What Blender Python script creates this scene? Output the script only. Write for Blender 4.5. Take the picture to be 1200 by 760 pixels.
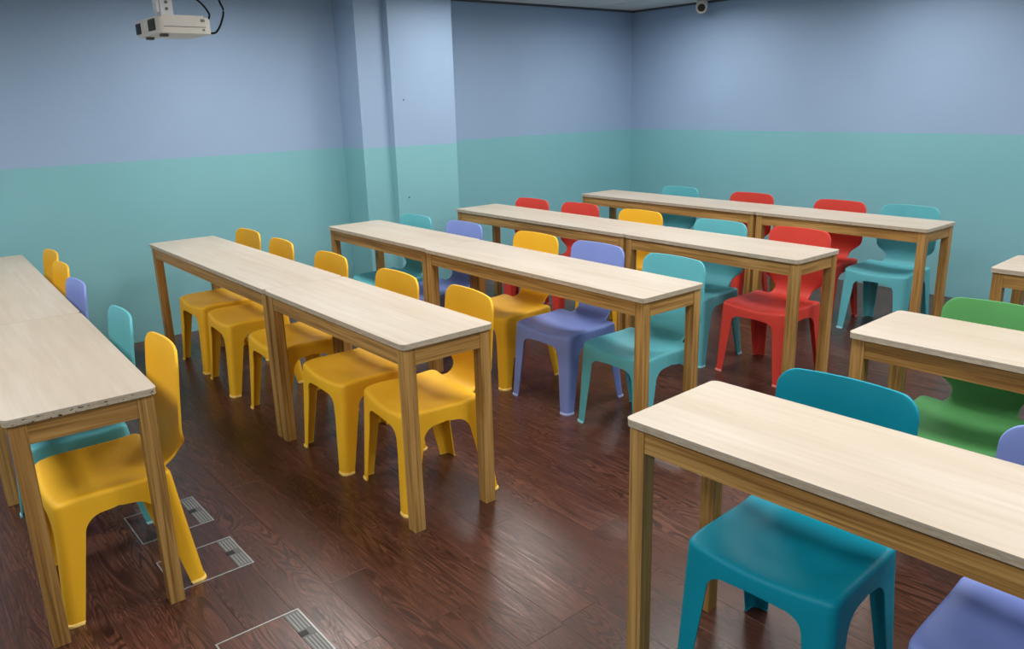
import bpy, bmesh, math, random
from mathutils import Vector, Matrix

for o in list(bpy.data.objects):
    bpy.data.objects.remove(o, do_unlink=True)
SC = bpy.context.scene
COL = SC.collection
rad = math.radians

# ------------------------------------------------------------------ camera
CAM = Vector((4.2663, -1.0396, 1.573))
YAW, PITCH, ROLL, FPX = rad(140.696), rad(-15.921), rad(-1.533), 926.13
fw = Vector((math.cos(PITCH) * math.cos(YAW), math.cos(PITCH) * math.sin(YAW), math.sin(PITCH)))
rt0 = fw.cross(Vector((0, 0, 1))).normalized()
up0 = rt0.cross(fw)
rt = math.cos(ROLL) * rt0 + math.sin(ROLL) * up0
up = -math.sin(ROLL) * rt0 + math.cos(ROLL) * up0
cd = bpy.data.cameras.new('camera')
cd.sensor_fit = 'HORIZONTAL'
cd.sensor_width = 36.0
cd.lens = FPX * 36.0 / 1200.0
cd.clip_start = 0.05
cam = bpy.data.objects.new('camera', cd)
COL.objects.link(cam)
m3 = Matrix((rt, up, -fw)).transposed()
cam.matrix_world = Matrix.Translation(CAM) @ m3.to_4x4()
SC.camera = cam

# ------------------------------------------------------------------ light and exposure
SC.view_settings.view_transform = 'Standard'
SC.view_settings.look = 'None'
SC.view_settings.gamma = 1.0
SC.view_settings.use_curve_mapping = False
SC.view_settings.exposure = 0.12
W = bpy.data.worlds.new('world')
SC.world = W
W.use_nodes = True
W.node_tree.nodes['Background'].inputs[0].default_value = (0.75, 0.85, 1.0, 1)
W.node_tree.nodes['Background'].inputs[1].default_value = 0.05

XW, YB, XR, YF, HC = -1.51, 5.375, 7.2, -3.4, 2.391      # room shell
HB = 1.237                                              # height of the paint line
# recessed ceiling panels: (x, y, watts)
LIGHTS = [(x, y) for y in (4.45, 2.75, 1.0, -1.6) for x in (-0.35, 1.5, 3.35, 5.2)]
LPOW = {4.45: 11.5, 2.75: 12, 1.0: 17, -1.6: 19}
LSIZE = 0.56
for (x, y) in LIGHTS:
    ld = bpy.data.lights.new('panel_light', 'AREA')
    ld.shape = 'SQUARE'
    ld.size = LSIZE
    ld.energy = LPOW[y]
    ld.color = (1.0, 0.985, 0.96)
    ld.spread = rad(170)
    lo = bpy.data.objects.new('panel_light', ld)
    lo.location = (x, y, HC - 0.012)
    COL.objects.link(lo)


# ------------------------------------------------------------------ helpers
def s2l(c):
    return tuple(((v / 255) / 12.92 if v / 255 <= 0.04045 else ((v / 255 + 0.055) / 1.055) ** 2.4) for v in c) + (1.0,)


def tag(o, label=None, cat=None, group=None, kind=None):
    if label: o['label'] = label
    if cat: o['category'] = cat
    if group: o['group'] = group
    if kind: o['kind'] = kind
    return o


def empty(name, loc=(0, 0, 0), rz=0.0):
    o = bpy.data.objects.new(name, None)
    o.empty_display_size = 0.1
    COL.objects.link(o)
    o.location = loc
    o.rotation_euler = (0, 0, rz)
    return o


def link(name, me, parent=None):
    o = bpy.data.objects.new(name, me)
    COL.objects.link(o)
    o.parent = parent
    return o


def to_mesh(bm, name, mat, smooth=False):
    me = bpy.data.meshes.new(name)
    bm.to_mesh(me)
    bm.free()
    if mat: me.materials.append(mat)
    if smooth:
        for p in me.polygons: p.use_smooth = True
    return me


def obj(name, bm, mat, parent=None, smooth=False):
    return link(name, to_mesh(bm, name, mat, smooth), parent)


def box(bm, x0, y0, z0, x1, y1, z1):
    vs = [bm.verts.new(p) for p in ((x0, y0, z0), (x1, y0, z0), (x1, y1, z0), (x0, y1, z0),
                                    (x0, y0, z1), (x1, y0, z1), (x1, y1, z1), (x0, y1, z1))]
    for f in ((3, 2, 1, 0), (4, 5, 6, 7), (0, 1, 5, 4), (1, 2, 6, 5), (2, 3, 7, 6), (3, 0, 4, 7)):
        bm.faces.new([vs[i] for i in f])
    return bm


def bevel_all(bm, w, seg=2, angle=0.5):
    ed = [e for e in bm.edges if len(e.link_faces) == 2 and e.calc_face_angle() > angle]
    bmesh.ops.bevel(bm, geom=ed, offset=w, segments=seg, affect='EDGES', profile=0.5)
    return bm


def bbox(x0, y0, z0, x1, y1, z1, bev=0.002, seg=2):
    bm = box(bmesh.new(), x0, y0, z0, x1, y1, z1)
    if bev: bevel_all(bm, bev, seg)
    return bm


def slab(x0, y0, z0, x1, y1, z1, r, n=6, bev=0.0015):
    """slab with rounded plan corners"""
    bm = bmesh.new()
    pts = []
    for cx, cy, a0 in ((x1 - r, y1 - r, 0), (x0 + r, y1 - r, 90), (x0 + r, y0 + r, 180), (x1 - r, y0 + r, 270)):
        for k in range(n + 1):
            a = rad(a0 + 90 * k / n)
            pts.append((cx + r * math.cos(a), cy + r * math.sin(a)))
    lo = [bm.verts.new((p[0], p[1], z0)) for p in pts]
    hi = [bm.verts.new((p[0], p[1], z1)) for p in pts]
    bm.faces.new(hi)
    bm.faces.new(lo[::-1])
    N = len(pts)
    for i in range(N):
        bm.faces.new((lo[i], lo[(i + 1) % N], hi[(i + 1) % N], hi[i]))
    if bev: bevel_all(bm, bev, 2, 0.9)
    return bm


def tube(pts, r, seg=10):
    """smooth tube through points"""
    bm = bmesh.new()
    P = [Vector(p) for p in pts]
    rings = []
    for i, p in enumerate(P):
        t = (P[min(i + 1, len(P) - 1)] - P[max(i - 1, 0)]).normalized()
        a = t.cross(Vector((0, 0, 1)))
        if a.length < 1e-3: a = t.cross(Vector((1, 0, 0)))
        a.normalize()
        b = t.cross(a)
        rings.append([bm.verts.new(p + r * (math.cos(2 * math.pi * k / seg) * a + math.sin(2 * math.pi * k / seg) * b)) for k in range(seg)])
    for i in range(len(rings) - 1):
        for k in range(seg):
            bm.faces.new((rings[i][k], rings[i][(k + 1) % seg], rings[i + 1][(k + 1) % seg], rings[i + 1][k]))
    bm.faces.new(rings[0][::-1])
    bm.faces.new(rings[-1])
    return bm


def catmull(P, n=8):
    P = [Vector(p) for p in P]
    Q = [P[0] * 2 - P[1]] + P + [P[-1] * 2 - P[-2]]
    out = []
    for i in range(1, len(Q) - 2):
        for k in range(n):
            t = k / n
            a, b, c, d = Q[i - 1], Q[i], Q[i + 1], Q[i + 2]
            out.append(0.5 * ((2 * b) + (c - a) * t + (2 * a - 5 * b + 4 * c - d) * t * t + (3 * b - a - 3 * c + d) * t ** 3))
    out.append(P[-1])
    return out


def sst(a, b, x):
    t = max(0.0, min(1.0, (x - a) / (b - a)))
    return t * t * (3 - 2 * t)


# ------------------------------------------------------------------ materials
class N:
    def __init__(self, name):
        self.m = bpy.data.materials.new(name)
        self.m.use_nodes = True
        self.t = self.m.node_tree
        self.b = self.t.nodes['Principled BSDF']

    def n(self, typ, **kw):
        nd = self.t.nodes.new(typ)
        for k, v in kw.items():
            if hasattr(nd, k): setattr(nd, k, v)
            else: nd.inputs[k].default_value = v
        return nd

    def l(self, a, b): self.t.links.new(a, b)

    def coord(self, scale=(1, 1, 1), rnd=0.0):
        tc = self.n('ShaderNodeTexCoord')
        out = tc.outputs['Object']
        if rnd:
            oi = self.n('ShaderNodeObjectInfo')
            ml = self.n('ShaderNodeMath', operation='MULTIPLY')
            ml.inputs[1].default_value = rnd
            self.l(oi.outputs['Random'], ml.inputs[0])
            ad = self.n('ShaderNodeVectorMath', operation='ADD')
            self.l(out, ad.inputs[0])
            self.l(ml.outputs[0], ad.inputs[1])
            out = ad.outputs[0]
        mp = self.n('ShaderNodeMapping')
        mp.inputs['Scale'].default_value = scale
        self.l(out, mp.inputs['Vector'])
        return mp.outputs[0]

    def noise(self, vec, scale, detail=3.0, rough=0.55, dist=0.0):
        nd = self.n('ShaderNodeTexNoise')
        nd.inputs['Scale'].default_value = scale
        nd.inputs['Detail'].default_value = detail
        nd.inputs['Roughness'].default_value = rough
        nd.inputs['Distortion'].default_value = dist
        self.l(vec, nd.inputs['Vector'])
        return nd.outputs['Fac']

    def ramp(self, fac, stops):
        r = self.n('ShaderNodeValToRGB')
        el = r.color_ramp.elements
        while len(el) < len(stops): el.new(0.5)
        for e, (p, c) in zip(el, stops):
            e.position = p
            e.color = c
        self.l(fac, r.inputs['Fac'])
        return r.outputs['Color']

    def mix(self, fac, a, b, mode='MIX'):
        x = self.n('ShaderNodeMix', data_type='RGBA', blend_type=mode)
        for s, v in ((x.inputs[0], fac), (x.inputs[6], a), (x.inputs[7], b)):
            if hasattr(v, 'is_linked'): self.l(v, s)
            else: s.default_value = v
        return x.outputs[2]

    def bump(self, h, strength=0.1, dist=0.002):
        b = self.n('ShaderNodeBump')
        b.inputs['Strength'].default_value = strength
        b.inputs['Distance'].default_value = dist
        self.l(h, b.inputs['Height'])
        self.l(b.outputs[0], self.b.inputs['Normal'])

    def base(self, c):
        if hasattr(c, 'is_linked'): self.l(c, self.b.inputs['Base Color'])
        else: self.b.inputs['Base Color'].default_value = c

    def rough(self, v, spec=0.5):
        if hasattr(v, 'is_linked'): self.l(v, self.b.inputs['Roughness'])
        else: self.b.inputs['Roughness'].default_value = v
        self.b.inputs['Specular IOR Level'].default_value = spec


def plain(name, c, rough=0.5, metal=0.0, spec=0.5):
    n = N(name)
    v = n.coord()
    f = n.noise(v, 14.0, 3)
    k = s2l(c)
    n.base(n.ramp(f, [(0.3, tuple(x * 0.95 for x in k[:3]) + (1,)), (0.7, tuple(min(1, x * 1.04) for x in k[:3]) + (1,))]))
    n.rough(rough, spec)
    n.b.inputs['Metallic'].default_value = metal
    return n.m


def wall_mat(name):
    n = N(name)
    tc = n.n('ShaderNodeTexCoord')
    sp = n.n('ShaderNodeSeparateXYZ')
    n.l(tc.outputs['Object'], sp.inputs[0])
    v = n.coord()
    wob = n.noise(v, 3.0, 2)
    ml = n.n('ShaderNodeMath', operation='MULTIPLY_ADD')
    n.l(wob, ml.inputs[0])
    ml.inputs[1].default_value = 0.006
    n.l(sp.outputs['Z'], ml.inputs[2])
    gt = n.n('ShaderNodeMath', operation='GREATER_THAN')
    n.l(ml.outputs[0], gt.inputs[0])
    gt.inputs[1].default_value = HB + 0.003
    big = n.noise(v, 0.9, 3)
    lowc = n.ramp(big, [(0.3, s2l((130, 187, 196))), (0.7, s2l((136, 193, 202)))])
    upc = n.ramp(big, [(0.3, s2l((152, 177, 207))), (0.7, s2l((158, 183, 214)))])
    n.base(n.mix(gt.outputs[0], lowc, upc))
    n.rough(0.55, 0.3)
    n.bump(n.noise(v, 160.0, 2), 0.08, 0.001)
    return n.m


def plastic(name, c, rough=0.47):
    n = N(name)
    v = n.coord()
    f = n.noise(v, 6.0, 3)
    k = s2l(c)
    n.base(n.ramp(f, [(0.25, tuple(x * 0.96 for x in k[:3]) + (1,)), (0.75, tuple(min(1, x * 1.04) for x in k[:3]) + (1,))]))
    n.rough(n.ramp(n.noise(v, 18.0, 4), [(0.3, (rough - .05,) * 3 + (1,)), (0.7, (rough + .07,) * 3 + (1,))]), 0.28)
    n.bump(n.noise(v, 420.0, 2), 0.05, 0.0006)
    return n.m


def pine(name, axis):
    n = N(name)
    sc = [95, 95, 95]
    sc[axis] = 2.2
    v = n.coord(tuple(sc), rnd=7.0)
    f = n.noise(v, 1.0, 4, 0.6, 0.5)
    sc2 = [9, 9, 9]
    sc2[axis] = 0.9
    f2 = n.noise(n.coord(tuple(sc2), rnd=3.0), 1.0, 2, 0.5, 1.2)
    c1 = n.ramp(f, [(0.32, s2l((142, 106, 56))), (0.52, s2l((192, 150, 88))), (0.75, s2l((210, 172, 112)))])
    c2 = n.ramp(f2, [(0.35, s2l((205, 190, 165))), (0.65, s2l((255, 252, 245)))])
    n.base(n.mix(0.75, c1, c2, 'MULTIPLY'))
    n.rough(0.5, 0.35)
    n.bump(f, 0.12, 0.0012)
    return n.m


def top_mat():
    n = N('birch_laminate')
    f = n.noise(n.coord((2.0, 38, 38), rnd=11.0), 1.0, 4, 0.6, 0.3)
    f2 = n.noise(n.coord((1.2, 5, 5), rnd=5.0), 1.0, 2)
    c = n.ramp(f, [(0.3, s2l((190, 179, 163))), (0.55, s2l((198, 187, 172))), (0.8, s2l((204, 195, 181)))])
    c2 = n.ramp(f2, [(0.3, s2l((246, 240, 232))), (0.7, s2l((255, 255, 255)))])
    n.base(n.mix(1.0, c, c2, 'MULTIPLY'))
    n.rough(0.45, 0.4)
    return n.m


def edge_mat(name, chipped):
    n = N(name)
    v = n.coord((30, 30, 160), rnd=9.0)
    c = n.ramp(n.noise(v, 1.0, 3), [(0.3, s2l((176, 160, 138))), (0.7, s2l((205, 191, 168)))])
    if chipped:
        tc = n.n('ShaderNodeTexCoord')
        sp = n.n('ShaderNodeSeparateXYZ')
        n.l(tc.outputs['Normal'], sp.inputs[0])
        gt = n.n('ShaderNodeMath', operation='GREATER_THAN')
        n.l(sp.outputs['X'], gt.inputs[0])
        gt.inputs[1].default_value = 0.6
        ch = n.noise(n.coord((60, 60, 130)), 1.0, 3, 0.6)
        mk = n.ramp(ch, [(0.60, (0, 0, 0, 1)), (0.67, (1, 1, 1, 1))])
        ml = n.n('ShaderNodeMath', operation='MULTIPLY')
        n.l(gt.outputs[0], ml.inputs[0])
        n.l(mk, ml.inputs[1])
        c = n.mix(ml.outputs[0], c, s2l((52, 44, 38)))
    n.base(c)
    n.rough(0.6, 0.3)
    return n.m


def floor_mat():
    n = N('walnut_vinyl')
    v = n.coord((1, 1, 1), rnd=40.0)
    mp = n.n('ShaderNodeMapping')
    mp.inputs['Scale'].default_value = (0.75, 5.5, 1)
    n.l(v, mp.inputs['Vector'])
    warp = n.noise(mp.outputs[0], 1.7, 2, 0.5, 0.6)       # cathedral figure: contour lines of a stretched field
    m1 = n.n('ShaderNodeMath', operation='MULTIPLY')
    n.l(warp, m1.inputs[0])
    m1.inputs[1].default_value = 170.0
    m2 = n.n('ShaderNodeMath', operation='SINE')
    n.l(m1.outputs[0], m2.inputs[0])
    m3 = n.n('ShaderNodeMath', operation='ADD')
    n.l(m2.outputs[0], m3.inputs[0])
    m3.inputs[1].default_value = 0.55
    fig = n.ramp(m3.outputs[0], [(0.0, (0.0, 0.0, 0.0, 1)), (0.7, (1, 1, 1, 1))])
    mp2 = n.n('ShaderNodeMapping')
    mp2.inputs['Scale'].default_value = (5.0, 150, 1)
    n.l(v, mp2.inputs['Vector'])
    fine = n.noise(mp2.outputs[0], 1.0, 4, 0.65)
    mp3 = n.n('ShaderNodeMapping')
    mp3.inputs['Scale'].default_value = (1.1, 7, 1)
    n.l(v, mp3.inputs['Vector'])
    blot = n.noise(mp3.outputs[0], 1.0, 3)
    c = n.ramp(fine, [(0.3, s2l((76, 46, 36))), (0.5, s2l((104, 66, 52))), (0.72, s2l((134, 92, 76)))])
    c = n.mix(n.ramp(blot, [(0.38, (0.25,) * 3 + (1,)), (0.6, (0.8,) * 3 + (1,))]), c, n.mix(1.0, c, n.ramp(fig, [(0.0, s2l((140, 125, 118))), (1.0, s2l((255, 250, 245)))]), 'MULTIPLY'))
    c = n.mix(0.8, c, n.ramp(blot, [(0.3, s2l((190, 180, 175))), (0.7, s2l((255, 255, 255)))]), 'MULTIPLY')
    oi = n.n('ShaderNodeObjectInfo')
    c = n.mix(0.7, c, n.ramp(oi.outputs['Random'], [(0.0, s2l((205, 195, 192))), (1.0, s2l((255, 252, 250)))]), 'MULTIPLY')
    n.base(c)
    n.rough(n.ramp(fine, [(0.3, (0.36,) * 3 + (1,)), (0.7, (0.25,) * 3 + (1,))]), 0.5)
    n.bump(fine, 0.15, 0.0008)
    return n.m


M_WALL = wall_mat('two_tone_wall_paint')
M_FLOOR = floor_mat()
M_SUB = plain('subfloor', (40, 26, 22), 0.8)
M_TILE = plain('ceiling_tile', (214, 216, 214), 0.9)
M_GRID = plain('ceiling_grid', (120, 122, 124), 0.7)
M_TRIM = plain('shadow_gap_trim', (84, 90, 94), 0.7)
M_TOP = top_mat()
M_EDGE = edge_mat('table_edge', False)
M_EDGEC = edge_mat('chipped_table_edge', True)
PX, PY, PZ = pine('pine_along', 0), pine('pine_across', 1), pine('pine_upright', 2)
M_STEEL = plain('brushed_steel', (176, 176, 174), 0.42, 0.7)
M_STEEL2 = plain('grey_flap', (104, 104, 102), 0.5, 0.3)
M_RIB = plain('flap_rib', (146, 146, 144), 0.5, 0.3)
M_BLACK = plain('black_plastic', (16, 17, 19), 0.45)
M_CABLE = plain('cable_rubber', (9, 9, 11), 0.7, 0, 0.2)
M_WHITEP = plain('projector_white', (214, 208, 200), 0.45)
M_MOUNT = plain('mount_white', (222, 222, 226), 0.5)
M_CAMG = plain('camera_grey', (196, 196, 190), 0.5)
M_DIFF = N('panel_diffuser')
M_DIFF.base((0.9, 0.9, 0.9, 1))
M_DIFF.b.inputs['Emission Color'].default_value = (1, 0.97, 0.92, 1)
M_DIFF.b.inputs['Emission Strength'].default_value = 3.0
M_DIFF = M_DIFF.m
PLA = {'yellow': (255, 194, 46), 'lavender': (138, 158, 228), 'teal': (102, 189, 200),
       'red': (222, 72, 60), 'deep': (0, 148, 172), 'green': (94, 167, 98)}
PMAT = {k: plastic(k + '_plastic', v) for k, v in PLA.items()}
FMAT = {k: plastic(k + '_foot_plastic', tuple(int(x + (255 - x) * 0.35) for x in v), 0.5) for k, v in PLA.items()}  # same plastic paled towards white: highlights on the foot lips painted into the colour

# ------------------------------------------------------------------ room shell
T = 0.12


def struct(name, bm, mat):
    o = obj(name, bm, mat)
    o['kind'] = 'structure'
    return o


wl = struct('wall_left', box(bmesh.new(), XW - T, YF - T, -0.1, XW, YB + T, HC + 0.15), M_WALL)
wb = struct('wall_back', box(bmesh.new(), XW, YB, -0.1, XR, YB + T, HC + 0.15), M_WALL)
wr = struct('wall_right', box(bmesh.new(), XR, YF - T, -0.1, XR + T, YB + T, HC + 0.15), M_WALL)
wf_ = struct('wall_front', box(bmesh.new(), XW, YF - T, -0.1, XR, YF, HC + 0.15), M_WALL)
tag(wl, 'two-tone painted wall with the stepped column, lavender above teal')
tag(wb, 'two-tone painted wall behind the last row, lavender above teal')
# stepped column on the left wall
bm = bmesh.new()
prof = [(XW, 2.018), (-1.197, 2.018), (-1.197, 2.262), (-1.135, 2.262), (-1.135, 2.850), (XW, 2.850)]
lo = [bm.verts.new((x, y, 0.0)) for x, y in prof]
hi = [bm.verts.new((x, y, HC)) for x, y in prof]
for i in range(len(prof)):
    j = (i + 1) % len(prof)
    bm.faces.new((lo[i], lo[j], hi[j], hi[i]))
bm.faces.new(hi)
bm.faces.new(lo[::-1])
bmesh.ops.recalc_face_normals(bm, faces=bm.faces)
bevel_all(bm, 0.004, 2)
pc = struct('wall_column', bm, M_WALL)
tag(pc, 'stepped painted column standing out from the wall')

fl = struct('floor', box(bmesh.new(), XW, YF, -0.1, XR, YB, -0.004), M_SUB)
tag(fl, 'dark walnut plank floor')
# planks, grain along x
PWID, PLEN, GAP = 0.152, 0.914, 0.0002


def plank_mesh(bm, x0, y0, x1, y1):
    b = 0.0005
    vs = [bm.verts.new(p) for p in ((x0, y0, -0.004), (x1, y0, -0.004), (x1, y1, -0.004), (x0, y1, -0.004),
                                    (x0, y0, -b), (x1, y0, -b), (x1, y1, -b), (x0, y1, -b),
                                    (x0 + b, y0 + b, 0), (x1 - b, y0 + b, 0), (x1 - b, y1 - b, 0), (x0 + b, y1 - b, 0))]
    for k in (0, 4):
        for i in range(4):
            j = (i + 1) % 4
            bm.faces.new((vs[k + i], vs[k + j], vs[k + 4 + j], vs[k + 4 + i]))
    bm.faces.new(vs[8:12])


pm = bmesh.new()
plank_mesh(pm, -PLEN / 2 + GAP, -PWID / 2 + GAP, PLEN / 2 - GAP, PWID / 2 - GAP)
pmesh = to_mesh(pm, 'plank', M_FLOOR)
rest = bmesh.new()


def view_px(p):
    d = Vector(p) - CAM
    z = d.dot(fw)
    if z < 0.3: return None
    return (600 + FPX * d.dot(rt) / z, 380 - FPX * d.dot(up) / z, z)


random.seed(5)
cand = []
nrow = int((YB - YF) / PWID) + 1
for r in range(nrow):
    y0 = YF + r * PWID
    y1 = min(y0 + PWID, YB)
    x = XW - random.choice((0.0, 0.3, 0.6)) - random.random() * 0.12
    while x < XR:
        x0, x1 = max(x, XW), min(x + PLEN, XR)
        if x1 - x0 > 0.02:
            seen = False
            for i in range(5):
                q = view_px((x0 + (x1 - x0) * i / 4, (y0 + y1) / 2, 0))
                if q and -40 < q[0] < 1240 and q[1] < 800: seen = True
            c = Vector(((x0 + x1) / 2, (y0 + y1) / 2, 0))
            full = abs(x1 - x0 - PLEN) < 1e-6 and abs(y1 - y0 - PWID) < 1e-6
            cand.append((0 if seen else 1, (c - CAM).length, x0, y0, x1, y1, full))
        x += PLEN
cand.sort(key=lambda t: (t[0], t[1]))
for k, (s, dd, x0, y0, x1, y1, full) in enumerate(cand):
    if s == 0 and k < 299:
        if full: me = pmesh
        else:
            b2 = bmesh.new()
            hx, hy = (x1 - x0) / 2, (y1 - y0) / 2
            plank_mesh(b2, -hx + GAP, -hy + GAP, hx - GAP, hy - GAP)
            me = to_mesh(b2, 'plank', M_FLOOR)
        p = link('plank', me, fl)
        p.location = ((x0 + x1) / 2, (y0 + y1) / 2, 0)
    else:
        plank_mesh(rest, x0 + GAP, y0 + GAP, x1 - GAP, y1 - GAP)
ro = obj('planking', rest, M_FLOOR, fl)
ro['kind'] = 'stuff'

# ceiling: slab with lay-in tiles and a dark wall angle
ce = struct('ceiling', box(bmesh.new(), XW, YF, HC + 0.004, XR, YB, HC + 0.15), M_GRID)
tag(ce, 'suspended ceiling of pale square tiles')
TS = 0.6
tb = bmesh.new()
box(tb, -TS / 2 + 0.008, -TS / 2 + 0.008, 0.0, TS / 2 - 0.008, TS / 2 - 0.008, 0.0045)
tmesh = to_mesh(tb, 'ceiling_tile', M_TILE)
LSET = set()
nx = int((XR - XW - 0.06) / TS)
ny = int((YB - YF - 0.06) / TS)
for i in range(nx + 1):
    for j in range(ny + 1):
        x0 = XW + 0.03 + i * TS
        y1 = YB - 0.03 - j * TS
        x1, y0 = min(x0 + TS, XR - 0.03), max(y1 - TS, YF + 0.03)
        if x1 - x0 < 0.05 or y1 - y0 < 0.05: continue
        cx, cy = (x0 + x1) / 2, (y0 + y1) / 2
        if x1 - x0 > TS - 1e-6 and y1 - y0 > TS - 1e-6: me = tmesh
        else:
            b2 = box(bmesh.new(), -(x1 - x0) / 2 + 0.008, -(y1 - y0) / 2 + 0.008, 0, (x1 - x0) / 2 - 0.008, (y1 - y0) / 2 - 0.008, 0.0045)
            me = to_mesh(b2, 'ceiling_tile', M_TILE)
        t = link('ceiling_tile', me, ce)
        t.location = (cx, cy, HC)
bm = bmesh.new()
zt0 = HC - 0.016
box(bm, XW, YB - 0.022, zt0, XR, YB, HC + 0.02)
t1 = struct('trim_1', bm, M_TRIM)
t2 = struct('trim_2', box(bmesh.new(), XW, YF, zt0, XW + 0.022, 2.018, HC + 0.02), M_TRIM)
t3 = struct('trim_3', box(bmesh.new(), XW, 2.85, zt0, XW + 0.022, YB - 0.022, HC + 0.02), M_TRIM)
for t in (t1, t2, t3): tag(t, 'dark wall angle strip between ceiling tiles and wall')

# recessed light panels (above and out of the picture)
for k, (x, y) in enumerate(LIGHTS):
    f = empty('ceiling_light', (x, y, HC))
    tag(f, 'square recessed ceiling light panel in a white frame', 'ceiling light', 'ceiling light panels')
    fm = bmesh.new()
    for a in ((-.3, -.3, .3, -.28), (-.3, .28, .3, .3), (-.3, -.28, -.28, .28), (.28, -.28, .3, .28)):
        box(fm, a[0], a[1], -0.012, a[2], a[3], 0.0)
    obj('frame', fm, M_MOUNT, f)
    obj('diffuser', box(bmesh.new(), -.28, -.28, -0.006, .28, .28, 0.0), M_DIFF, f)


# ------------------------------------------------------------------ tables
TW, TH = 0.411, 0.75


def table(x, y, L, ang, along, label, chipped=False, group=None):
    """x, y: row origin; along: offset of this table's left end in the row"""
    c, s = math.cos(ang), math.sin(ang)
    t = empty('table', (x + c * along, y + s * along, 0), ang)
    tag(t, label, 'table', group)
    g = 0.0012
    tt = 0.021
    top = obj('tabletop', slab(g, 0, TH - 0.006, L - g, TW, TH, 0.022, bev=0.0018), M_TOP, t)
    obj('edge_band', slab(g + .0006, .0006, TH - tt, L - g - .0006, TW - .0006, TH - 0.006, 0.0215, bev=0), M_EDGEC if chipped else M_EDGE, top)
    o, w = 0.012, 0.0465
    for lx in (o, L - o - w):
        for ly in (o, TW - o - w):
            obj('leg', bbox(lx, ly, 0, lx + w, ly + w, TH - tt, 0.002), PZ, t)
    z0, z1, th, rc = TH - tt - 0.068, TH - tt, 0.02, 0.003
    obj('apron', bbox(o + w, o + rc, z0, L - o - w, o + rc + th, z1, 0.0015), PX, t)
    obj('apron', bbox(o + w, TW - o - rc - th, z0, L - o - w, TW - o - rc, z1, 0.0015), PX, t)
    obj('apron', bbox(o + rc, o + w, z0, o + rc + th, TW - o - w, z1, 0.0015), PY, t)
    obj('apron', bbox(L - o - rc - th, o + w, z0, L - o - rc, TW - o - w, z1, 0.0015), PY, t)
    return t


LG, SH = 1.79, 1.21
ROWS = {  # x, y, angle, first length, second length
    'A': (-1.2407, -0.7412, -2.028, 1.8186, 1.2134), 'B': (-1.0353, 0.339, 0.0, 1.8023, 1.2038),
    'C': (-0.7992, 1.4655, -0.464, 1.2367, 1.6904), 'D': (-0.844, 2.5967, -0.50, 1.799, 1.2002),
    'E': (-0.7676, 3.9058, 0.0, 1.7673, 1.2085)}
RN = {'A': 'row beside the floor boxes', 'B': 'all-yellow row', 'C': 'row behind the all-yellow one',
      'D': 'row before the back one', 'E': 'row along back wall'}
for k, (x, y, a, l1, l2) in ROWS.items():
    n1, n2 = ('short', 'long') if k == 'C' else ('long', 'short')
    table(x, y, l1, rad(a), 0.0, f'{n1} pale-topped pine table, column-wall end of the {RN[k]}')
    table(x, y - (0.012 if k == 'C' else 0), l2, rad(a), l1, f'{n2} pale-topped pine table, outer end of the {RN[k]}', chipped=k == 'A')
table(2.9397, 0.4227, 1.79, rad(2.35), 0, 'pale-topped pine table with the deep teal chair tucked under it')
table(2.9477, 1.5748, 1.79, rad(1.60), 0, 'pale-topped pine table with the green chair tucked under it')
table(2.8801, 3.015, 1.79, rad(2.63), 0, 'pale-topped pine table standing behind the green chair')

# ------------------------------------------------------------------ chairs
ZS = 0.425
A0, A1 = 0.221, 0.211        # half width at floor and seat
F0, F1 = 0.0, 0.03           # front line
R0, R1 = 0.432, 0.372        # rear line
ZA, RA = 0.362, 0.058        # arch top, arch fillet
WB, WT = 0.050, 0.078        # leg width at floor and under the arch
CR = 0.023


def sec(z):
    t = z / ZS
    return A0 + (A1 - A0) * t, F0 + (F1 - F0) * t, R0 + (R1 - R0) * t


def warp(x, y, z, dx=0.0):
    a, yf, yr = sec(min(z, ZS))
    u = max(0.0, 1 - (x / a) ** 2)
    v = max(0.0, min(1.0, (y - yf) / (yr - yf)))
    k = sst(0.25, 0.40, z)
    y2 = y - 0.014 * u * k * (1 - v) ** 2 + 0.006 * u * k * v * v
    kz = sst(0.31, 0.42, z)
    z2 = z - kz * (0.017 * u * (0.75 + 0.45 * math.sin(math.pi * min(1, v * 1.15)))) - kz * 0.008 * (1 - sst(0.0, 0.22, v)) + kz * 0.006 * sst(0.7, 1.0, v)
    return (x, y2, z2)


def leg_inner(z):
    zs = ZA - 0.006 - RA
    if z <= zs: return WB + (WT - WB) * z / zs
    return None


NF, NA = 7, 5


def quad_path(sx, sy, z, si, inset=0.0, out=0.0):
    """points from the middle of front/rear side round the corner to the middle of the flank side"""
    a, yf, yr = sec(min(z, ZS))
    hd = (yr - yf) / 2
    a2, h2 = a - inset + out, hd - inset + out
    cy = (yf + yr) / 2
    sF = a2 if si is None else min(a2, si)
    sS = h2 if si is None else min(h2, si)
    P = []
    r = CR
    for k in range(NF):
        s = sF + (r - sF) * k / NF
        P.append((sx * (a2 - s), cy + sy * h2))
    for k in range(NA + 1):
        t = rad(90 * k / NA)
        P.append((sx * (a2 - r + r * math.sin(t)), cy + sy * (h2 - r + r * math.cos(t))))
    for k in range(1, NF + 1):
        s = r + (sS - r) * k / NF
        P.append((sx * a2, cy + sy * (h2 - s)))
    return P


def rows_leg():
    zs = ZA - 0.006 - RA
    return [(zs * k / 6, leg_inner(zs * k / 6)) for k in range(7)]


def rows_arch():
    zs = ZA - 0.006 - RA
    R = [(zs, WT)]
    for k in range(1, 8):
        t = rad(90 * k / 7)
        R.append((zs + RA * math.sin(t), WT + RA * (1 - math.cos(t))))
    R.append((ZA - 0.003, WT + RA + 0.03))
    R.append((ZA, None))
    return R


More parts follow.
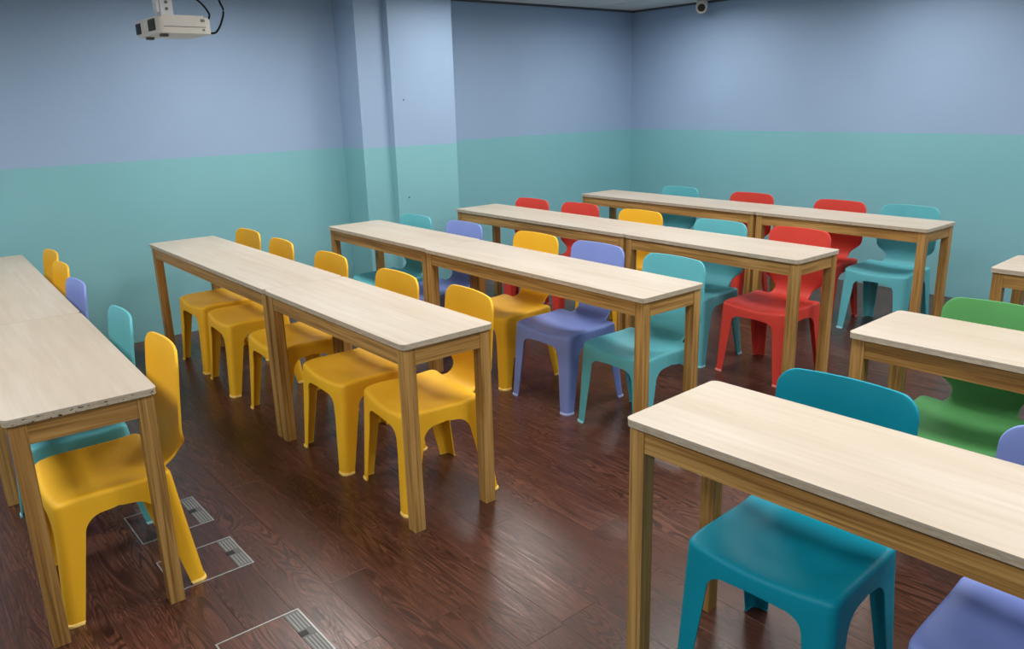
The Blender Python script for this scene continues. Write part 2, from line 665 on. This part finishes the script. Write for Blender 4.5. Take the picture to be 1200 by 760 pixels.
def sheet(bm, grid):
    V = [[bm.verts.new(p) for p in row] for row in grid]
    for i in range(len(V) - 1):
        for j in range(len(V[0]) - 1):
            try: bm.faces.new((V[i][j], V[i][j + 1], V[i + 1][j + 1], V[i + 1][j]))
            except ValueError: pass


def finish(bm, name, mat, centre, thick, offset=-1.0, bev=0.0):
    bmesh.ops.remove_doubles(bm, verts=bm.verts, dist=1e-5)
    bmesh.ops.dissolve_degenerate(bm, edges=bm.edges, dist=1e-6)
    bmesh.ops.recalc_face_normals(bm, faces=bm.faces)
    s = sum((f.calc_center_median() - Vector(centre)).dot(f.normal) * f.calc_area() for f in bm.faces)
    if s < 0: bmesh.ops.reverse_faces(bm, faces=bm.faces)
    me = to_mesh(bm, name + '_raw', mat, True)
    o = link(name + '_raw', me)
    md = o.modifiers.new('s', 'SOLIDIFY')
    md.thickness = thick
    md.offset = offset
    md.use_even_offset = False
    if bev:
        b = o.modifiers.new('b', 'BEVEL')
        b.width = bev
        b.segments = 2
        b.limit_method = 'ANGLE'
        b.angle_limit = rad(50)
    dg = bpy.context.evaluated_depsgraph_get()
    dg.update()
    out = bpy.data.meshes.new_from_object(o.evaluated_get(dg))
    out.name = name
    bpy.data.objects.remove(o, do_unlink=True)
    for e in out.edges: pass
    return out


def sharp(me, ang=40):
    bm = bmesh.new()
    bm.from_mesh(me)
    for e in bm.edges:
        if len(e.link_faces) == 2 and e.calc_face_angle(0) > rad(ang): e.smooth = False
    for f in bm.faces: f.smooth = True
    bm.to_mesh(me)
    bm.free()
    return me


QUADS = [(-1, -1), (1, -1), (1, 1), (-1, 1)]


def leg_mesh(sx, sy, mat):
    bm = bmesh.new()
    sheet(bm, [[warp(p[0], p[1], z) for p in quad_path(sx, sy, z, si)] for z, si in rows_leg()])
    return sharp(finish(bm, 'leg', mat, (sx * 0.1, 0.2 + sy * 0.1, 0.15), 0.0045, bev=0.0))


def foot_mesh(sx, sy, mat):
    bm = bmesh.new()
    g = []
    for z, o in ((0.0, 0.004), (0.007, 0.004), (0.011, 0.0006)):
        g.append([warp(p[0], p[1], z) for p in quad_path(sx, sy, z, WB + 0.003, out=o)])
    sheet(bm, g)
    return sharp(finish(bm, 'foot', mat, (sx * 0.1, 0.2 + sy * 0.1, 0.0), 0.008, bev=0.0))


def seat_mesh(mat):
    bm = bmesh.new()
    fil = 0.016
    RW = [(z, si, 0.0) for z, si in rows_arch()]
    RW += [(ZA + (ZS - fil - ZA) * k / 3, None, 0.0) for k in range(1, 4)]
    for k in range(1, 6):
        t = rad(90 * k / 5)
        RW.append((ZS - fil + fil * math.sin(t), None, fil * (1 - math.cos(t))))
    for sx, sy in QUADS:
        sheet(bm, [[warp(p[0], p[1], z) for p in quad_path(sx, sy, z, si, ins)] for z, si, ins in RW])
    # top rings
    cx, cy = 0.0, (F1 + R1) / 2
    for sx, sy in QUADS:
        P = quad_path(sx, sy, ZS, None, fil)
        g = []
        for k in range(11):
            q = 1 - k / 10 if k < 10 else 0.0
            g.append([warp(cx + (p[0] - cx) * q, cy + (p[1] - cy) * q, ZS) for p in P])
        sheet(bm, g)
    return sharp(finish(bm, 'seat', mat, (0, 0.2, 0.2), 0.0045, bev=0.0), 50)


ZBT = 0.807
BP = [(0.325, 0.4165), (0.355, 0.4205), (0.384, 0.428), (0.408, 0.441), (0.426, 0.460), (0.438, 0.485), (0.446, 0.52), (0.451, 0.56), (0.457, 0.63), (0.463, 0.70), (0.469, 0.76), (0.472, 0.807)]


def back_hw(z):
    r = 0.055
    keys = [(0.416, 0.152), (0.4215, 0.134), (0.430, 0.120), (0.447, 0.116), (0.462, 0.122), (0.478, 0.140), (0.495, 0.163), (0.512, 0.183), (0.535, 0.195), (0.57, 0.199), (0.65, 0.200), (0.84, 0.197)]
    w = keys[-1][1]
    for (a, wa), (b, wb2) in zip(keys, keys[1:]):
        if z <= b:
            w = wa + (wb2 - wa) * max(0, (z - a) / (b - a))
            break
    if z > ZBT - r:
        q = min(r, z - (ZBT - r))
        w -= r - math.sqrt(max(0, r * r - q * q))
    return w


def back_mesh(mat):
    bm = bmesh.new()
    prof = catmull([(0, y, z) for y, z in BP], 4)
    extra = []
    for k in range(1, 7):       # dense rows in the rounded top corners
        extra.append(ZBT - 0.055 * (1 - math.sin(rad(90 * k / 7))) )
    ys = sorted([(p.z, p.y) for p in prof])

    def yat(z):
        for (z0, y0), (z1, y1) in zip(ys, ys[1:]):
            if z <= z1: return y0 + (y1 - y0) * (z - z0) / max(1e-9, z1 - z0)
        return ys[-1][1]
    zz = sorted(set([round(p.z, 5) for p in prof] + [round(e, 5) for e in extra]))
    g = []
    n = 18
    for z in zz:
        hw = back_hw(z)
        cv = 0.028 * sst(0.44, 0.56, z)
        row = []
        for k in range(n + 1):
            u = -1 + 2 * k / n
            x = u * hw
            crown = 0.004 * (1 - (x / 0.2) ** 2) * sst(0.68, ZBT, z)
            dip = -0.011 * (1 - (x / 0.2) ** 2) * (1 - sst(0.422, 0.46, z))
            row.append((x, yat(z) - cv * (x / 0.2) ** 2, z + crown + dip))
        g.append(row)
    sheet(bm, g)
    bmesh.ops.remove_doubles(bm, verts=bm.verts, dist=1e-5)
    return sharp(finish(bm, 'backrest', mat, (0, 0.0, 0.6), 0.009, 0.0, bev=0.0028), 60)


def proto(col):
    return dict(seat=seat_mesh(PMAT[col]), back=back_mesh(PMAT[col]),
                legs=[leg_mesh(sx, sy, PMAT[col]) for sx, sy in QUADS],
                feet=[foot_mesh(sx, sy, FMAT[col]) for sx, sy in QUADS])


BASE = proto('yellow')
PROTO = {}


def recolour(me, mat):
    m = me.copy()
    m.materials.clear()
    m.materials.append(mat)
    return m


for c in PLA:
    PROTO[c] = BASE if c == 'yellow' else dict(
        seat=recolour(BASE['seat'], PMAT[c]), back=recolour(BASE['back'], PMAT[c]),
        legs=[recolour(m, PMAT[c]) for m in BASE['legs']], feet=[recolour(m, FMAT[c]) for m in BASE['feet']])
CN = {'yellow': 'yellow', 'lavender': 'lavender', 'teal': 'pale teal', 'red': 'red', 'deep': 'deep teal', 'green': 'green'}


def chair(col, x, y, rz, label, group=None):
    """x, y: middle of the front feet line"""
    p = PROTO[col]
    e = empty('plastic_chair', (x, y, 0), rad(rz))
    tag(e, label, 'chair', group)
    link('seat', p['seat'], e)
    link('backrest', p['back'], e)
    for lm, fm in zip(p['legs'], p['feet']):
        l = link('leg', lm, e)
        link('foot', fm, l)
    return e


ORD = ['first', 'second', 'third', 'fourth', 'fifth']
CH = {
    'A': [('yellow', -0.80, -0.695, 0), ('yellow', -0.33, -0.735, 0), ('lavender', 0.211, -0.775, 0), ('teal', 0.955, -0.775, -2), ('yellow', 1.485, -0.777, -2)],
    'B': [('yellow', -0.68, 0.405, 0), ('yellow', -0.17, 0.39, -4), ('yellow', 0.465, 0.39, -2), ('yellow', 1.128, 0.385, -2), ('yellow', 1.622, 0.41, -7)],
    'C': [('teal', -0.41, 1.50, 0), ('lavender', 0.118, 1.53, 0), ('yellow', 0.80, 1.55, 0), ('lavender', 1.30, 1.555, 0), ('teal', 1.815, 1.545, -2)],
    'D': [('red', -0.469, 2.63, 0), ('red', 0.031, 2.67, 0), ('yellow', 0.624, 2.67, 0), ('teal', 1.305, 2.64, 0), ('red', 1.816, 2.685, -1)],
    'E': [('teal', -0.085, 3.98, 0), ('red', 0.635, 3.97, 0), ('red', 1.375, 3.96, 0), ('teal', 1.855, 4.0, 0)]}
for r, lst in CH.items():
    for i, (c, x, y, a) in enumerate(lst):
        chair(c, x, y, a, f'{CN[c]} plastic chair, {ORD[i]} from column wall, {RN[r]}', 'chairs in the ' + RN[r])
chair('deep', 3.297, 0.50, 3, 'deep teal plastic chair tucked under a pale table')
chair('lavender', 3.88, 0.52, 3, 'lavender plastic chair beside the deep teal chair')
chair('green', 3.268, 1.65, 2, 'green plastic chair tucked under a pale table')

# ------------------------------------------------------------------ floor boxes
for i, (x0, x1, lab) in enumerate(((1.075, 1.335, 'behind the pale teal chair'), (1.50, 1.735, 'under the rear foot of the end yellow chair'), (2.092, 2.355, 'in open floor past the table end'))):
    y0, y1 = -0.46, -0.19
    f = empty('floor_box', (x0, y0, 0))
    tag(f, f'flush square floor box with steel rim {lab}', 'floor box')
    w, d, t = x1 - x0, y1 - y0, 0.005
    fm = bmesh.new()
    for a in ((0, 0, w, t), (0, d - t, w, d), (0, t, t, d - t), (w - t, t, w, d - t)):
        box(fm, a[0], a[1], 0.0, a[2], a[3], 0.0025)
    obj('rim', fm, M_STEEL, f)
    obj('lid', box(bmesh.new(), t, t, 0.0, w - t, d - t - 0.05, 0.0012), M_FLOOR, f)
    fp = obj('cable_flap', bbox(t, d - t - 0.049, 0.0, w - t, d - t, 0.0022, 0.0006, 1), M_STEEL2, f)
    for k in range(2):
        xs = t + 0.012 + k * (w / 2 + 0.006)
        gm = bmesh.new()
        for j in range(4):
            yy = d - t - 0.044 + j * 0.011
            box(gm, xs, yy, 0.0021, xs + w / 2 - 0.034, yy + 0.005, 0.0030)
        obj('rib', gm, M_RIB, fp)
    obj('latch', bbox(w / 2 - 0.012, d - t - 0.05, 0.002, w / 2 + 0.012, d - t - 0.024, 0.0038, 0.0006, 1), M_BLACK, fp)


# ------------------------------------------------------------------ projector on its ceiling mount
def ray(px, py):
    return (fw + rt * ((px - 600) / FPX) - up * ((py - 380) / FPX))


v = ray(203, 33)
pos = CAM + v * (4.2 / v.length)
pr = empty('projector', pos)
tag(pr, 'white projector hanging from a ceiling bracket', 'projector')
pw, pd, ph = 0.32, 0.245, 0.068
bm = slab(-pw / 2, -pd / 2, -ph / 2, pw / 2, pd / 2, ph / 2, 0.03, 5, 0.008)
obj('body', bm, M_WHITEP, pr)
obj('front_recess', bbox(0.0 - 0.05, -pd / 2 - 0.003, -0.018, 0.05, -pd / 2 + 0.004, 0.02, 0.002), M_WHITEP, pr)
ln = obj('lens', bbox(-0.135, -pd / 2 - 0.004, -0.024, -0.07, -pd / 2 + 0.01, 0.022, 0.004), M_BLACK, pr)
gv = obj('vent', bbox(0.055, -pd / 2 - 0.003, -0.022, 0.14, -pd / 2 + 0.006, 0.026, 0.002), M_BLACK, pr)
gm = bmesh.new()
for k in range(6): box(gm, 0.06 + k * 0.014, -pd / 2 - 0.0055, -0.021, 0.063 + k * 0.014, -pd / 2 - 0.002, 0.025)
for k in range(5): box(gm, 0.057, -pd / 2 - 0.0055, -0.018 + k * 0.009, 0.138, -pd / 2 - 0.002, -0.0165 + k * 0.009)
obj('grille', gm, M_STEEL2, gv)
obj('seam', bbox(pw / 2 - 0.002, -pd / 2 + 0.03, -0.008, pw / 2 + 0.001, pd / 2 - 0.03, -0.005, 0), M_STEEL2, pr)
obj('top_panel', bbox(-0.12, -0.09, ph / 2 - 0.002, 0.14, 0.095, ph / 2 + 0.010, 0.004), M_WHITEP, pr)
obj('socket', bbox(pw / 2 - 0.001, pd / 2 - 0.05, 0.016, pw / 2 + 0.002, pd / 2 - 0.032, 0.028, 0), M_STEEL2, pr)
obj('socket', bbox(pw / 2 - 0.001, pd / 2 - 0.045, -0.022, pw / 2 + 0.002, pd / 2 - 0.035, -0.014, 0), M_STEEL2, pr)
obj('foot', bbox(0.09, -pd / 2 + 0.03, -ph / 2 - 0.012, 0.12, -pd / 2 + 0.06, -ph / 2 + 0.002, 0.003), M_STEEL2, pr)
obj('foot', bbox(-0.12, -pd / 2 + 0.03, -ph / 2 - 0.012, -0.09, -pd / 2 + 0.06, -ph / 2 + 0.002, 0.003), M_STEEL2, pr)
top = HC - pos.z
mt = obj('mount', bbox(-0.03, -0.055, ph / 2 + 0.008, 0.03, 0.0, 0.135, 0.006), M_MOUNT, pr)
obj('mount_arm', bbox(-0.025, -0.07, ph / 2 + 0.03, 0.025, -0.056, top - 0.02, 0.004), M_MOUNT, pr)
for zz in (0.08, 0.108):
    sm = tube([(0.028, -0.028, zz), (0.034, -0.028, zz)], 0.007, 10)
    obj('screw', sm, M_STEEL2, mt)
obj('pole', tube([(0, -0.045, 0.10), (0, -0.045, top - 0.005)], 0.018, 14), M_MOUNT, pr, True)
obj('ceiling_plate', bbox(-0.06, -0.105, top - 0.012, 0.06, 0.015, top - 0.001, 0.003), M_MOUNT, pr)
P = pos
c1 = obj('cable', tube(catmull([Vector(q) for q in ((0.15, pd / 2 - 0.008, 0.030), (0.15, pd / 2 - 0.004, 0.055), (0.14, 0.09, 0.10), (0.12, 0.03, 0.15), (0.10, -0.01, 0.20), (0.08, -0.03, top))]), 0.0045, 8), M_CABLE, pr, True)
c2 = obj('cable', tube(catmull([Vector(q) for q in ((0.14, pd / 2 - 0.002, -0.030), (0.14, pd / 2 + 0.025, -0.022), (0.14, 0.175, 0.02), (0.14, 0.19, 0.075), (0.14, 0.17, 0.15), (0.13, 0.15, top))]), 0.0045, 8), M_CABLE, pr, True)

# ------------------------------------------------------------------ security camera under the ceiling by the back wall
v = ray(822, 9)
k = (YB - 0.20 - CAM.y) / v.y
cp = CAM + v * k
sc = empty('security_camera', cp)
tag(sc, 'small white bullet security camera under the ceiling at back wall', 'security camera')
dirv = (Vector((2.6, 0.6, 0.9)) - cp).normalized()
obj('housing', tube([Vector((0, 0, 0)), -dirv * 0.12], 0.05, 20), M_CAMG, sc, False)
obj('lens', tube([dirv * 0.004, -dirv * 0.02], 0.034, 20), M_BLACK, sc, False)
obj('sunshade', tube([dirv * 0.0 + Vector((0, 0, 0.010)), -dirv * 0.13 + Vector((0, 0, 0.010))], 0.052, 20), M_CAMG, sc, False)
obj('bracket', tube([-dirv * 0.06, (-dirv.x * 0.06, -dirv.y * 0.06, HC - cp.z)], 0.045, 16), M_CAMG, sc, False)

# ------------------------------------------------------------------ screw heads left on the column
for px, py, lab in ((473, 117, 'upper'), (479.5, 231, 'lower')):
    v = ray(px, py)
    k = (-1.135 - CAM.x) / v.x
    p = CAM + v * k
    s = obj('screw_head', tube([(p.x - 0.002, p.y, p.z), (p.x + 0.004, p.y, p.z)], 0.006, 10), M_STEEL2)
    tag(s, f'small screw head on the column, {"in the lavender paint" if lab == "upper" else "in the teal paint"}', 'screw')
